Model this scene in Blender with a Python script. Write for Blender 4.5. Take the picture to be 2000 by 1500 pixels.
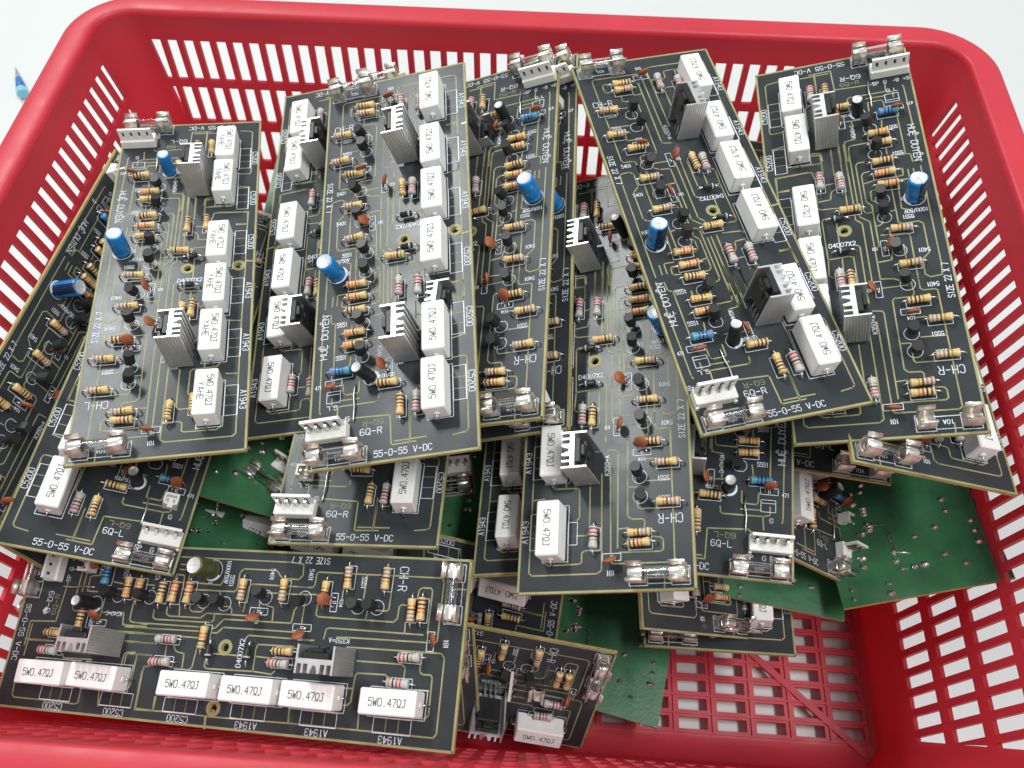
import bpy, math, random
from mathutils import Matrix, Vector
random.seed(7)
MM = 0.001
S = 1.05
for o in list(bpy.data.objects): bpy.data.objects.remove(o)
scene = bpy.context.scene
col = scene.collection

# ------------------------------------------------------------------ camera
cam_d = bpy.data.cameras.new('camera')
cam = bpy.data.objects.new('camera', cam_d); col.objects.link(cam)
cam_d.sensor_width = 36.0; cam_d.lens = 36.0 * 1600 / 2000
cam_d.clip_start = 0.01; cam_d.clip_end = 50
RW = Matrix(((0.9979, 0.056, -0.0338), (0.0654, -0.8503, 0.5222), (0.0005, -0.5233, -0.8522)))
cm = RW @ Matrix(((1, 0, 0), (0, -1, 0), (0, 0, -1)))
cam.matrix_world = Matrix.Translation((0, 0, 430.09 * S * MM)) @ cm.to_4x4()
scene.camera = cam
cam_d.dof.use_dof = True; cam_d.dof.focus_distance = 0.36; cam_d.dof.aperture_fstop = 15.0

# ------------------------------------------------------------------ light
world = bpy.data.worlds.new('World'); scene.world = world; world.use_nodes = True
bg = world.node_tree.nodes['Background']
bg.inputs[0].default_value = (0.92, 0.955, 0.96, 1); bg.inputs[1].default_value = 0.58

def area(name, loc, target, sx, sy, power, color, roll=0.0):
    d = bpy.data.lights.new(name, 'AREA'); d.shape = 'RECTANGLE'; d.size = sx; d.size_y = sy
    d.energy = power; d.color = color
    o = bpy.data.objects.new(name, d); col.objects.link(o)
    z = (Vector(loc) - Vector(target)).normalized()
    y = Vector((0, 1, 0)); y = (y - z * y.dot(z)).normalized(); x = y.cross(z)
    m = Matrix((x, y, z)).transposed().to_4x4(); m.translation = loc
    o.matrix_world = m
    return o
area('ceiling_and_fill_lamp', (-1.12, 1.28, 1.85), (0, 0.2, 0.1), 0.13, 1.05, 34, (0.97, 1.0, 0.99))
area('ceiling_and_fill_lamp', (0.75, -0.15, 2.2), (0.05, 0.2, 0.1), 0.30, 1.1, 36, (0.97, 0.99, 1.0))  # unseen fill lamp, added to brighten the basket floor and front right

vs = scene.view_settings
vs.view_transform = 'Standard'; vs.look = 'None'; vs.gamma = 1.0; vs.use_curve_mapping = False
vs.exposure = 0.0
scene.render.engine = 'CYCLES'

# ------------------------------------------------------------------ materials
FR = 17.0
def mat(name, color, rough=0.5, metal=0.0, spec=0.5, bump=None, var=None, trans=0.0, ior=1.45, sss=0.0, rvar=None, coat=0.0):
    m = bpy.data.materials.new(name); m.use_nodes = True
    nt = m.node_tree; b = nt.nodes['Principled BSDF']
    b.inputs['Base Color'].default_value = (*color, 1); b.inputs['Roughness'].default_value = rough
    b.inputs['Metallic'].default_value = metal; b.inputs['Specular IOR Level'].default_value = spec
    b.inputs['Transmission Weight'].default_value = trans; b.inputs['IOR'].default_value = ior
    if coat: b.inputs['Coat Weight'].default_value = coat; b.inputs['Coat Roughness'].default_value = 0.1
    if sss:
        b.inputs['Subsurface Weight'].default_value = sss; b.inputs['Subsurface Radius'].default_value = (0.004, 0.001, 0.001)
    tc = nt.nodes.new('ShaderNodeTexCoord')
    def noise(scale, detail=4):
        n = nt.nodes.new('ShaderNodeTexNoise'); n.inputs['Scale'].default_value = scale; n.inputs['Detail'].default_value = detail
        nt.links.new(tc.outputs['Object'], n.inputs['Vector']); return n
    if var:
        scale, amt = var
        n = noise(scale); r = nt.nodes.new('ShaderNodeMapRange')
        r.inputs[1].default_value = 0.3; r.inputs[2].default_value = 0.7; r.inputs[3].default_value = 1 - amt; r.inputs[4].default_value = 1 + amt
        nt.links.new(n.outputs['Fac'], r.inputs[0])
        mx = nt.nodes.new('ShaderNodeMix'); mx.data_type = 'RGBA'; mx.blend_type = 'MULTIPLY'; mx.inputs[0].default_value = 1.0
        mx.inputs[6].default_value = (*color, 1); nt.links.new(r.outputs[0], mx.inputs[7])
        nt.links.new(mx.outputs[2], b.inputs['Base Color'])
    if rvar:
        scale, amt = rvar
        n = noise(scale, 6); r = nt.nodes.new('ShaderNodeMapRange')
        r.inputs[1].default_value = 0.3; r.inputs[2].default_value = 0.7; r.inputs[3].default_value = max(0.02, rough - amt); r.inputs[4].default_value = rough + amt
        nt.links.new(n.outputs['Fac'], r.inputs[0]); nt.links.new(r.outputs[0], b.inputs['Roughness'])
    if bump:
        scale, st, dist = bump
        n = noise(scale, 3); bp = nt.nodes.new('ShaderNodeBump'); bp.inputs['Strength'].default_value = st; bp.inputs['Distance'].default_value = dist
        nt.links.new(n.outputs['Fac'], bp.inputs['Height']); nt.links.new(bp.outputs['Normal'], b.inputs['Normal'])
    return m

M = {}
M['mask'] = mat('black_solder_mask', (0.036, 0.041, 0.045), 0.24, spec=0.20, bump=(1500, 0.06, 0.0002), rvar=(45, 0.05), var=(35, 0.25))
M['green'] = mat('green_solder_mask', (0.038, 0.135, 0.060), 0.3, spec=0.5, bump=(700, 0.2, 0.0003), var=(45, 0.3), rvar=(80, 0.1))
M['edge'] = mat('fibreglass_edge', (0.40, 0.30, 0.11), 0.65, var=(300, 0.2))
M['line'] = mat('bare_gap_line', (0.29, 0.28, 0.135), 0.5, spec=0.3, var=(120, 0.18))
M['ink'] = mat('white_legend_ink', (0.72, 0.76, 0.82), 0.55, var=(400, 0.12))
M['cement'] = mat('white_ceramic', (0.80, 0.79, 0.76), 0.62, bump=(900, 0.25, 0.0003), var=(220, 0.05))
M['stamp'] = mat('grey_stamp_ink', (0.085, 0.085, 0.085), 0.7, var=(900, 0.5))
M['tan'] = mat('tan_resistor_paint', (0.60, 0.43, 0.19), 0.34, spec=0.5, var=(500, 0.14))
M['greyr'] = mat('grey_resistor_paint', (0.43, 0.42, 0.42), 0.45, var=(500, 0.1))
M['bluer'] = mat('blue_resistor_paint', (0.04, 0.27, 0.56), 0.32, var=(500, 0.15))
M['b_brown'] = mat('brown_band', (0.11, 0.035, 0.015), 0.4)
M['b_black'] = mat('black_band', (0.018, 0.016, 0.018), 0.4)
M['b_red'] = mat('red_band', (0.42, 0.04, 0.035), 0.4)
M['b_orange'] = mat('orange_band', (0.62, 0.2, 0.06), 0.4)
M['b_violet'] = mat('violet_band', (0.22, 0.17, 0.28), 0.4)
M['b_gold'] = mat('gold_band', (0.40, 0.25, 0.06), 0.35, metal=0.3)
M['b_green'] = mat('green_band', (0.16, 0.30, 0.10), 0.4)
M['lead'] = mat('tinned_lead', (0.66, 0.66, 0.65), 0.28, metal=1.0)
M['tin'] = mat('bright_tin', (0.90, 0.85, 0.76), 0.36, metal=0.9, bump=(200, 0.06, 0.0006))
M['cap'] = mat('fuse_end_cap', (0.84, 0.83, 0.80), 0.24, metal=0.9)
M['captop'] = mat('capacitor_top', (0.80, 0.80, 0.79), 0.35, metal=0.45)
M['glass'] = mat('fuse_glass', (0.97, 0.98, 0.98), 0.02, trans=1.0, ior=1.45)
M['alu'] = mat('raw_aluminium', (0.74, 0.74, 0.74), 0.42, metal=0.92, bump=(500, 0.12, 0.0003), var=(150, 0.08))
M['black'] = mat('black_epoxy', (0.017, 0.017, 0.018), 0.42, spec=0.5, bump=(1500, 0.2, 0.0002))
M['disc'] = mat('brown_ceramic_disc', (0.30, 0.085, 0.032), 0.5, var=(350, 0.2))
M['blue'] = mat('blue_sleeve', (0.012, 0.20, 0.53), 0.22, coat=0.3, var=(300, 0.1))
M['darkblue'] = mat('dark_blue_stripe', (0.010, 0.022, 0.06), 0.25)
M['olive'] = mat('olive_sleeve', (0.075, 0.078, 0.022), 0.25)
M['nylon'] = mat('white_nylon', (0.78, 0.77, 0.71), 0.42, sss=0.0, var=(200, 0.04))
M['solder'] = mat('solder', (0.70, 0.70, 0.71), 0.20, metal=1.0, bump=(900, 0.3, 0.0004))
M['table'] = mat('white_table', (0.580, 0.598, 0.588), 0.38, spec=0.4, var=(6, 0.015))
M['clear'] = mat('frosted_plastic', (0.20, 0.50, 0.62), 0.25)
M['bluep'] = mat('blue_plastic', (0.004, 0.13, 0.40), 0.3)
M['greyp'] = mat('grey_plastic', (0.26, 0.26, 0.22), 0.45)

# red moulded plastic: slightly translucent with fine flow mottling
def red_plastic():
    m = mat('red_plastic', (0.68, 0.066, 0.096), 0.44, spec=0.65, bump=(330, 0.10, 0.0004), rvar=(70, 0.08), var=(25, 0.06))
    nt = m.node_tree; b = nt.nodes['Principled BSDF']; out = nt.nodes['Material Output']
    tr = nt.nodes.new('ShaderNodeBsdfTranslucent'); tr.inputs['Color'].default_value = (0.86, 0.06, 0.10, 1)
    mx = nt.nodes.new('ShaderNodeMixShader'); mx.inputs[0].default_value = 0.45
    nt.links.new(b.outputs[0], mx.inputs[1]); nt.links.new(tr.outputs[0], mx.inputs[2]); nt.links.new(mx.outputs[0], out.inputs[0])
    return m
M['red'] = red_plastic()

# ------------------------------------------------------------------ mesh helper (all lengths in millimetres)
class MB:
    def __init__(s): s.v = []; s.f = []; s.m = []; s.sm = []; s.mats = []
    def mi(s, m):
        if m not in s.mats: s.mats.append(m)
        return s.mats.index(m)
    def face(s, idx, m, smooth=False): s.f.append(tuple(idx)); s.m.append(s.mi(m)); s.sm.append(smooth)
    def quad(s, a, b, c, d, m, smooth=False):
        n = len(s.v); s.v += [a, b, c, d]; s.face((n, n+1, n+2, n+3), m, smooth)
    def poly(s, pts, m):
        n = len(s.v); s.v += list(pts); s.face(range(n, n+len(pts)), m)
    def box(s, x0, x1, y0, y1, z0, z1, m, bev=0.0):
        if not bev:
            n = len(s.v); s.v += [(x0,y0,z0),(x1,y0,z0),(x1,y1,z0),(x0,y1,z0),(x0,y0,z1),(x1,y0,z1),(x1,y1,z1),(x0,y1,z1)]
            for q in ((3,2,1,0),(4,5,6,7),(0,1,5,4),(1,2,6,5),(2,3,7,6),(3,0,4,7)): s.face([n+i for i in q], m)
            return
        b = bev; n = len(s.v); c = []
        for ix, X in ((0,x0),(1,x1)):
            for iy, Y in ((0,y0),(1,y1)):
                for iz, Z in ((0,z0),(1,z1)):
                    dx = b if ix == 0 else -b; dy = b if iy == 0 else -b; dz = b if iz == 0 else -b
                    k = len(s.v); s.v += [(X, Y+dy, Z+dz), (X+dx, Y, Z+dz), (X+dx, Y+dy, Z)]; c.append(k)
        def I(ix, iy, iz, ax): return c[ix*4+iy*2+iz] + ax
        F = lambda q, fl=False: s.face(q, m, False)
        for ix in (0, 1):
            q = [I(ix,0,0,0), I(ix,1,0,0), I(ix,1,1,0), I(ix,0,1,0)]; F(q if ix else q[::-1])
        for iy in (0, 1):
            q = [I(0,iy,0,1), I(1,iy,0,1), I(1,iy,1,1), I(0,iy,1,1)]; F(q[::-1] if iy else q)
        for iz in (0, 1):
            q = [I(0,0,iz,2), I(1,0,iz,2), I(1,1,iz,2), I(0,1,iz,2)]; F(q if iz else q[::-1])
        for a in (0, 1):
            for bb in (0, 1):
                F([I(0,a,bb,1), I(1,a,bb,1), I(1,a,bb,2), I(0,a,bb,2)])
                F([I(a,0,bb,0), I(a,1,bb,0), I(a,1,bb,2), I(a,0,bb,2)])
                F([I(a,bb,0,0), I(a,bb,1,0), I(a,bb,1,1), I(a,bb,0,1)])
        for ix in (0,1):
            for iy in (0,1):
                for iz in (0,1): F([I(ix,iy,iz,0), I(ix,iy,iz,1), I(ix,iy,iz,2)])
    def lathe(s, prof, n, axis='z', mats=None, m=None, o=(0,0,0), cap=True, smooth=True, a0=0.0, a1=2*math.pi):
        # prof: list of (r, h); mats: material per ring segment
        base = len(s.v); full = abs(a1-a0-2*math.pi) < 1e-6; cnt = n if full else n+1
        for r, h in prof:
            for i in range(cnt):
                a = a0 + (a1-a0)*i/n; p, q = r*math.cos(a), r*math.sin(a)
                if axis == 'z': v = (p, q, h)
                elif axis == 'x': v = (h, p, q)
                else: v = (q, h, p)
                s.v.append((v[0]+o[0], v[1]+o[1], v[2]+o[2]))
        for k in range(len(prof)-1):
            mm = mats[k] if mats else m
            for i in range(n):
                j = (i+1) % cnt
                s.face((base+k*cnt+i, base+k*cnt+j, base+(k+1)*cnt+j, base+(k+1)*cnt+i), mm, smooth)
        if cap:
            s.face([base+i for i in range(cnt)][::-1], mats[0] if mats else m)
            s.face([base+(len(prof)-1)*cnt+i for i in range(cnt)], mats[-1] if mats else m)
    def tube(s, pts, r, m, n=6, cap=True):
        pts = [Vector(p) for p in pts]; base = len(s.v)
        for k, p in enumerate(pts):
            t = (pts[min(k+1, len(pts)-1)] - pts[max(k-1, 0)]).normalized()
            u = t.orthogonal().normalized() if k == 0 else (u - t*u.dot(t)).normalized()
            w = t.cross(u)
            for i in range(n):
                a = 2*math.pi*i/n; q = p + u*(r*math.cos(a)) + w*(r*math.sin(a)); s.v.append(tuple(q))
        for k in range(len(pts)-1):
            for i in range(n):
                j = (i+1) % n; s.face((base+k*n+i, base+k*n+j, base+(k+1)*n+j, base+(k+1)*n+i), m, True)
        if cap:
            s.face([base+i for i in range(n)][::-1], m); e = base+(len(pts)-1)*n; s.face([e+i for i in range(n)], m)
    def strip(s, pts, w, z, m, closed=False):
        pts = list(pts)
        if closed: pts.append(pts[0])
        for (x0, y0), (x1, y1) in zip(pts, pts[1:]):
            d = math.hypot(x1-x0, y1-y0)
            if d < 1e-6: continue
            tx, ty = (x1-x0)/d, (y1-y0)/d; e = w*0.42; nx, ny = -ty*w/2, tx*w/2
            ax, ay, bx, by = x0-tx*e, y0-ty*e, x1+tx*e, y1+ty*e
            s.quad((ax-nx, ay-ny, z), (bx-nx, by-ny, z), (bx+nx, by+ny, z), (ax+nx, ay+ny, z), m)
    def extrude(s, outline, z0, z1, m, mtop=None):
        n = len(outline); b = len(s.v)
        s.v += [(x, y, z0) for x, y in outline] + [(x, y, z1) for x, y in outline]
        s.face([b+i for i in range(n)][::-1], m); s.face([b+n+i for i in range(n)], mtop or m)
        for i in range(n):
            j = (i+1) % n; s.face((b+i, b+j, b+n+j, b+n+i), m)
    def mesh(s, name):
        me = bpy.data.meshes.new(name)
        me.from_pydata([(x*MM, y*MM, z*MM) for x, y, z in s.v], [], s.f)
        for m in s.mats: me.materials.append(M[m])
        me.polygons.foreach_set('material_index', s.m); me.polygons.foreach_set('use_smooth', s.sm)
        me.validate(); me.update(); return me

def obj(name, me, parent=None, mw=None):
    o = bpy.data.objects.new(name, me); col.objects.link(o)
    if parent is not None: o.parent = parent
    if mw is not None: o.matrix_local = mw
    return o
def tag(o, label=None, cat=None, group=None, kind=None):
    for k, v in (('label', label), ('category', cat), ('group', group), ('kind', kind)):
        if v: o[k] = v
    return o
def X(x, y, z=0, rz=0, rx=0, ry=0):
    return Matrix.Translation((x*MM, y*MM, z*MM)) @ Matrix.Rotation(rz, 4, 'Z') @ Matrix.Rotation(ry, 4, 'Y') @ Matrix.Rotation(rx, 4, 'X')

# ------------------------------------------------------------------ stroke lettering (4 x 6 grid)
G = {
'0': [[(1,0),(3,0),(4,1),(4,5),(3,6),(1,6),(0,5),(0,1),(1,0)]], '1': [[(0.8,4.8),(2,6),(2,0)]],
'2': [[(0,5),(1,6),(3,6),(4,5),(4,4),(0,0),(4,0)]], '3': [[(0,5),(1,6),(3,6),(4,5),(4,4),(3,3),(1.5,3)],[(3,3),(4,2),(4,1),(3,0),(1,0),(0,1)]],
'4': [[(3,0),(3,6),(0,2),(4,2)]], '5': [[(4,6),(0.3,6),(0,3.4),(1,3.8),(3,3.8),(4,2.8),(4,1),(3,0),(1,0),(0,1)]],
'6': [[(3.7,5.4),(3,6),(1,6),(0,5),(0,1),(1,0),(3,0),(4,1),(4,2.3),(3,3.3),(1,3.3),(0,2.4)]], '7': [[(0,6),(4,6),(1.5,0)]],
'8': [[(1,3.2),(0,4),(0,5),(1,6),(3,6),(4,5),(4,4),(3,3.2),(1,3.2),(0,2.3),(0,1),(1,0),(3,0),(4,1),(4,2.3),(3,3.2)]],
'9': [[(0.3,0.6),(1,0),(3,0),(4,1),(4,5),(3,6),(1,6),(0,5),(0,3.7),(1,2.8),(3,2.8),(4,3.6)]],
'A': [[(0,0),(2,6),(4,0)],[(0.7,2),(3.3,2)]], 'B': [[(0,0),(0,6),(3,6),(4,5),(4,4),(3,3.2),(0,3.2)],[(3,3.2),(4,2.3),(4,1),(3,0),(0,0)]],
'C': [[(4,5),(3,6),(1,6),(0,5),(0,1),(1,0),(3,0),(4,1)]], 'D': [[(0,0),(0,6),(2.6,6),(4,4.6),(4,1.4),(2.6,0),(0,0)]],
'E': [[(4,6),(0,6),(0,0),(4,0)],[(0,3.1),(3,3.1)]], 'G': [[(4,5),(3,6),(1,6),(0,5),(0,1),(1,0),(3,0),(4,1),(4,2.8),(2.4,2.8)]],
'H': [[(0,0),(0,6)],[(4,0),(4,6)],[(0,3.1),(4,3.1)]], 'I': [[(2,0),(2,6)]], 'J': [[(1.5,6),(4,6)],[(3,6),(3,1),(2,0),(1,0),(0,1)]],
'K': [[(0,0),(0,6)],[(4,6),(0,2.4)],[(1.3,3.5),(4,0)]], 'L': [[(0,6),(0,0),(4,0)]], 'N': [[(0,0),(0,6),(4,0),(4,6)]],
'P': [[(0,0),(0,6),(3,6),(4,5),(4,3.9),(3,2.9),(0,2.9)]], 'Q': [[(1,0),(3,0),(4,1),(4,5),(3,6),(1,6),(0,5),(0,1),(1,0)],[(2.4,1.8),(4.2,-0.5)]],
'R': [[(0,0),(0,6),(3,6),(4,5),(4,4),(3,3),(0,3)],[(2.2,3),(4,0)]], 'S': [[(4,5),(3,6),(1,6),(0,5),(0,4),(1,3.2),(3,2.9),(4,2),(4,1),(3,0),(1,0),(0,1)]],
'U': [[(0,6),(0,1),(1,0),(3,0),(4,1),(4,6)]], 'V': [[(0,6),(2,0),(4,6)]], 'W': [[(0,6),(0.9,0),(2,4),(3.1,0),(4,6)]],
'X': [[(0,0),(4,6)],[(0,6),(4,0)]], 'Y': [[(0,6),(2,3),(4,6)],[(2,3),(2,0)]], 'Z': [[(0,6),(4,6),(0,0),(4,0)]],
'-': [[(0.4,3),(3.6,3)]], '+': [[(0.3,3),(3.7,3)],[(2,1.2),(2,4.8)]], '=': [[(0.4,2.2),(3.6,2.2)],[(0.4,4),(3.6,4)]],
'/': [[(0.3,-0.4),(3.7,6.4)]], '.': [[(1.6,0.15),(2.4,0.15)]], ' ': [],
'\u03a9': [[(0,0),(1.3,0),(1.3,1),(0,2.6),(0,4.8),(1.1,6),(2.9,6),(4,4.8),(4,2.6),(2.7,1),(2.7,0),(4,0)]],
'\u00ca': [[(4,6),(0,6),(0,0),(4,0)],[(0,3.1),(3,3.1)],[(0.8,7.1),(2,8.3),(3.2,7.1)]],
'\u1ec6': [[(4,6),(0,6),(0,0),(4,0)],[(0,3.1),(3,3.1)],[(0.8,7.1),(2,8.3),(3.2,7.1)],[(1.8,-1.5),(2.2,-1.5)]],
}
def text(mb, txt, x, y, w, h, rot, z, m, sw=0.3, adv=5.6):
    """txt starts at (x, y), runs w mm along direction rot (degrees), letters h mm tall"""
    n = len(txt); sx = w / (adv*(n-1) + 4); sy = h/6; c, s = math.cos(math.radians(rot)), math.sin(math.radians(rot))
    for i, ch in enumerate(txt):
        for pl in G.get(ch, []):
            pts = []
            for px, py in pl:
                a, b = (px + adv*i)*sx, py*sy; pts.append((x + a*c - b*s, y + a*s + b*c))
            mb.strip(pts, sw, z, m)

# ------------------------------------------------------------------ basket
def XL(z): return -222.0 - 0.145*z
def XR(z): return 181.0 + 0.17*z
def YB(z): return 364.0 + 0.142*z
def YF(z): return 60.0 - 0.176*z
RIM_Z = 180.6; CR = 18.0; RO = 37.0; RW_ = 15.5; WT = 2.2
ROWS = [(34.5, 54.8), (61.0, 81.2), (87.5, 108.4), (114.5, 136.0), (140.8, 164.0)]
PITCH = 8.762*S
basket = bpy.data.objects.new('plastic_basket', None); col.objects.link(basket)
tag(basket, 'red plastic basket with slotted walls holding the pile of circuit boards', 'basket')

def lattice(us, vs, hole, fmap, nrm, thick, m):
    """sheet with square openings: us, vs break points, hole(i, j), fmap(u, v) -> inner point, nrm outward"""
    mb = MB(); nu, nv = len(us), len(vs); A = []; B = []
    for j in range(nv):
        for i in range(nu):
            p = fmap(us[i], vs[j]); mb.v.append(tuple(p)); A.append(len(mb.v)-1)
    for j in range(nv):
        for i in range(nu):
            p = fmap(us[i], vs[j]); n = nrm(us[i], vs[j]); mb.v.append((p[0]+n[0]*thick, p[1]+n[1]*thick, p[2]+n[2]*thick)); B.append(len(mb.v)-1)
    sol = lambda i, j: 0 <= i < nu-1 and 0 <= j < nv-1 and not hole(i, j)
    deg = lambda i, j: (Vector(mb.v[A[j*nu+i]])-Vector(mb.v[A[j*nu+i+1]])).length < 1e-4 and (Vector(mb.v[A[(j+1)*nu+i]])-Vector(mb.v[A[(j+1)*nu+i+1]])).length < 1e-4
    for j in range(nv-1):
        for i in range(nu-1):
            if not sol(i, j) or deg(i, j): continue
            a, b, c, d = j*nu+i, j*nu+i+1, (j+1)*nu+i+1, (j+1)*nu+i
            mb.face((A[a], A[b], A[c], A[d]), m); mb.face((B[d], B[c], B[b], B[a]), m)
            for (di, dj, p, q) in ((0,-1,a,b), (1,0,b,c), (0,1,c,d), (-1,0,d,a)):
                if not sol(i+di, j+dj): mb.face((A[q], A[p], B[p], B[q]), m)
    return mb

def wall_breaks(lo, hi, first):
    us = [lo]; slots = []
    k = 0
    x = first
    while x + PITCH < hi:
        us += [x, x + 5.6*S]; slots.append(len(us)-2); x += PITCH
    us.append(hi); return us, set(slots)
VS = [-9.0, 0.0] + [v for r in ROWS for v in r] + [RIM_Z-3]
HR = {2, 4, 6, 8, 10}
def wall(name, axis):
    if axis in ('back', 'front'):
        us, sl = wall_breaks(-300.0, 260.0, -227.0 - 3*PITCH)
        f = (lambda u, z: (min(max(u, XL(z)+CR), XR(z)-CR), YB(z), z)) if axis == 'back' else (lambda u, z: (min(max(u, XL(z)+FR), XR(z)-FR), YF(z), z))
        n = (lambda u, z: (0, 1, -0.142)) if axis == 'back' else (lambda u, z: (0, -1, -0.176))
    else:
        us, sl = wall_breaks(0.0, 420.0, 361.0 - 40*PITCH)
        f = (lambda u, z: (XL(z), min(max(u, YF(z)+FR), YB(z)-CR), z)) if axis == 'left' else (lambda u, z: (XR(z), min(max(u, YF(z)+FR), YB(z)-CR), z))
        n = (lambda u, z: (-1, 0, -0.145)) if axis == 'left' else (lambda u, z: (1, 0, -0.17))
    mb = lattice(us, VS, lambda i, j: i in sl and j in HR, f, n, WT, 'red')
    return obj(name, mb.mesh(name), basket)
for nm in ('back', 'front', 'left', 'right'): wall(nm + '_wall', nm)
# rounded corners
def corner(cx, cy, a0):
    CR = 18.0 if cy > 0 else FR
    mb = MB(); N = 10; zs = [-9.0, 0, 60, 120, RIM_Z-3]
    for off in (0, WT):
        for z in zs:
            ox = XR(z)-CR if cx > 0 else XL(z)+CR; oy = YB(z)-CR if cy > 0 else YF(z)+CR
            for i in range(N+1):
                a = a0 + math.pi/2*i/N; mb.v.append((ox+(CR+off)*math.cos(a), oy+(CR+off)*math.sin(a), z))
    L_ = len(zs)*(N+1)
    for k in range(2):
        for j in range(len(zs)-1):
            for i in range(N):
                a = k*L_+j*(N+1)+i; mb.face((a, a+1, a+N+2, a+N+1), 'red', True)
    return obj('corner', mb.mesh('corner'), basket)
corner(1, 1, 0); corner(-1, 1, math.pi/2); corner(-1, -1, math.pi); corner(1, -1, 1.5*math.pi)
# rolled rim: broad flat flange with a crease at the inner edge and a turned-down lip
def rim():
    mb = MB(); z0 = RIM_Z; z = z0-4
    prof = [(0,-9),(0,-2.6),(0.02,-1.3),(0.055,-0.45),(0.12,0.0),(0.3,0.35),(0.55,0.45),(0.78,0.1),(0.90,-0.8),(0.965,-2.3),(1.0,-4.6),(1.012,-15),(0.93,-15),(0.92,-4.8),(0.86,-2.6),(0.6,-1.7),(0.3,-1.8),(0.16,-3.0),(0.11,-9)]
    path = []
    def arc(sx, sy, a0, ri, ro):
        X0 = XR(z) if sx > 0 else XL(z); Y0 = YB(z) if sy > 0 else YF(z)
        for i in range(15):
            a = a0 + math.pi/2*i/14; c, q = math.cos(a), math.sin(a)
            path.append(((X0-sx*ri+ri*c, Y0-sy*ri+ri*q), (X0+sx*(RW_-ro)+ro*c, Y0+sy*(RW_-ro)+ro*q)))
    arc(1, 1, 0, CR, RO); arc(-1, 1, math.pi/2, CR, RO); arc(-1, -1, math.pi, FR, 30); arc(1, -1, 1.5*math.pi, FR, 30)
    n = len(path); k = len(prof)
    for a, b in path:
        for d, h in prof: mb.v.append((a[0]+(b[0]-a[0])*d, a[1]+(b[1]-a[1])*d, z0+h))
    for i in range(n):
        j = (i+1) % n
        for q in range(k-1): mb.face((i*k+q, i*k+q+1, j*k+q+1, j*k+q), 'red', True)
    return obj('rim', mb.mesh('rim'), basket)
rim()
# embossed size mark on the left rim
mb = MB()
for dz in (0.0, 0.12, 0.24): text(mb, '201', -251.5, 238.0, 22, 8.0, 90, RIM_Z+0.42+dz, 'red', 1.5-dz*2.5)
obj('moulded_number', mb.mesh('moulded_number'), basket)
# floor grid
cx = [(84.7+19*i)*S for i in range(-15, 5)]; cy = [(100.72-8.762*j)*S for j in range(3, -28, -1)]
us = [XL(0)]; su = set()
for c in cx: us += [c-7.1*S, c+7.1*S]; su.add(len(us)-2)
us.append(XR(0)); vs_ = [YF(0)]; sv = set()
for c in cy: vs_ += [c-2.75*S, c+2.75*S]; sv.add(len(vs_)-2)
vs_.append(YB(0))
mb = lattice(us, vs_, lambda i, j: i in su and j in sv, lambda u, v: (u, v, 0.0), lambda u, v: (0, 0, -1), 2.0, 'red')
obj('floor_grid', mb.mesh('floor_grid'), basket)
# thin moulded ribs on the floor
mb = MB()
y0, y1 = cy[0]-4.4*S, cy[-1]+4.4*S; x0, x1 = cx[0]-9.5*S, cx[-1]+9.5*S
for i in range(len(cx)+1):
    xx = cx[0]-9.5*S + i*19*S; mb.box(xx-0.45, xx+0.45, y0, y1, 0.02, 1.1, 'red')
for i in range(len(cy)+1):
    yy = cy[0]-4.38*S + i*PITCH; mb.box(x0, x1, yy-0.45, yy+0.45, 0.02, 1.0, 'red')
obj('floor_rib', mb.mesh('floor_rib'), basket)
def diag(ax, ay, bx, by, w):
    mb = MB(); d = math.hypot(bx-ax, by-ay); nx, ny = -(by-ay)/d*w/2, (bx-ax)/d*w/2
    mb.extrude([(ax-nx, ay-ny), (bx-nx, by-ny), (bx+nx, by+ny), (ax+nx, ay+ny)], -1.4, 1.3, 'red')
    obj('diagonal_rib', mb.mesh('diagonal_rib'), basket)
diag(XR(0)-6, YF(0)+8, 20.0, 205.0, 3.4); diag(XL(0)+6, YF(0)+8, -62.0, 205.0, 3.4)
# rounded transition between floor and walls
def fillet(kind):
    mb = MB(); r_ = 12.0 if kind == 'front' else 4.5; n = 8
    for e in (0, 1):
        for k in range(n+1):
            a = math.pi/2*k/n; d = r_*(1-math.sin(a)); z = r_*(1-math.cos(a)) + 0.05
            if kind in ('right', 'left'):
                x = XR(z)-d-0.05 if kind == 'right' else XL(z)+d+0.05
                mb.v.append((x, YF(z)+(8 if e == 0 else 0) if e == 0 else YB(z)-8, z))
            else:
                y = YF(z)+d+0.05 if kind == 'front' else YB(z)-d-0.05
                mb.v.append((XL(z)+8 if e == 0 else XR(z)-8, y, z))
    for k in range(n): mb.face((k, k+1, n+2+k, n+1+k), 'red', True)
    obj('floor_fillet', mb.mesh('floor_fillet'), basket)
for nm in ('right', 'left', 'front', 'back'): fillet(nm)
# ------------------------------------------------------------------ table
mb = MB(); mb.box(-1600, 1600, -900, 2200, -40, -9.2, 'table')
tag(obj('table_top', mb.mesh('table_top')), kind='structure')

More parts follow.
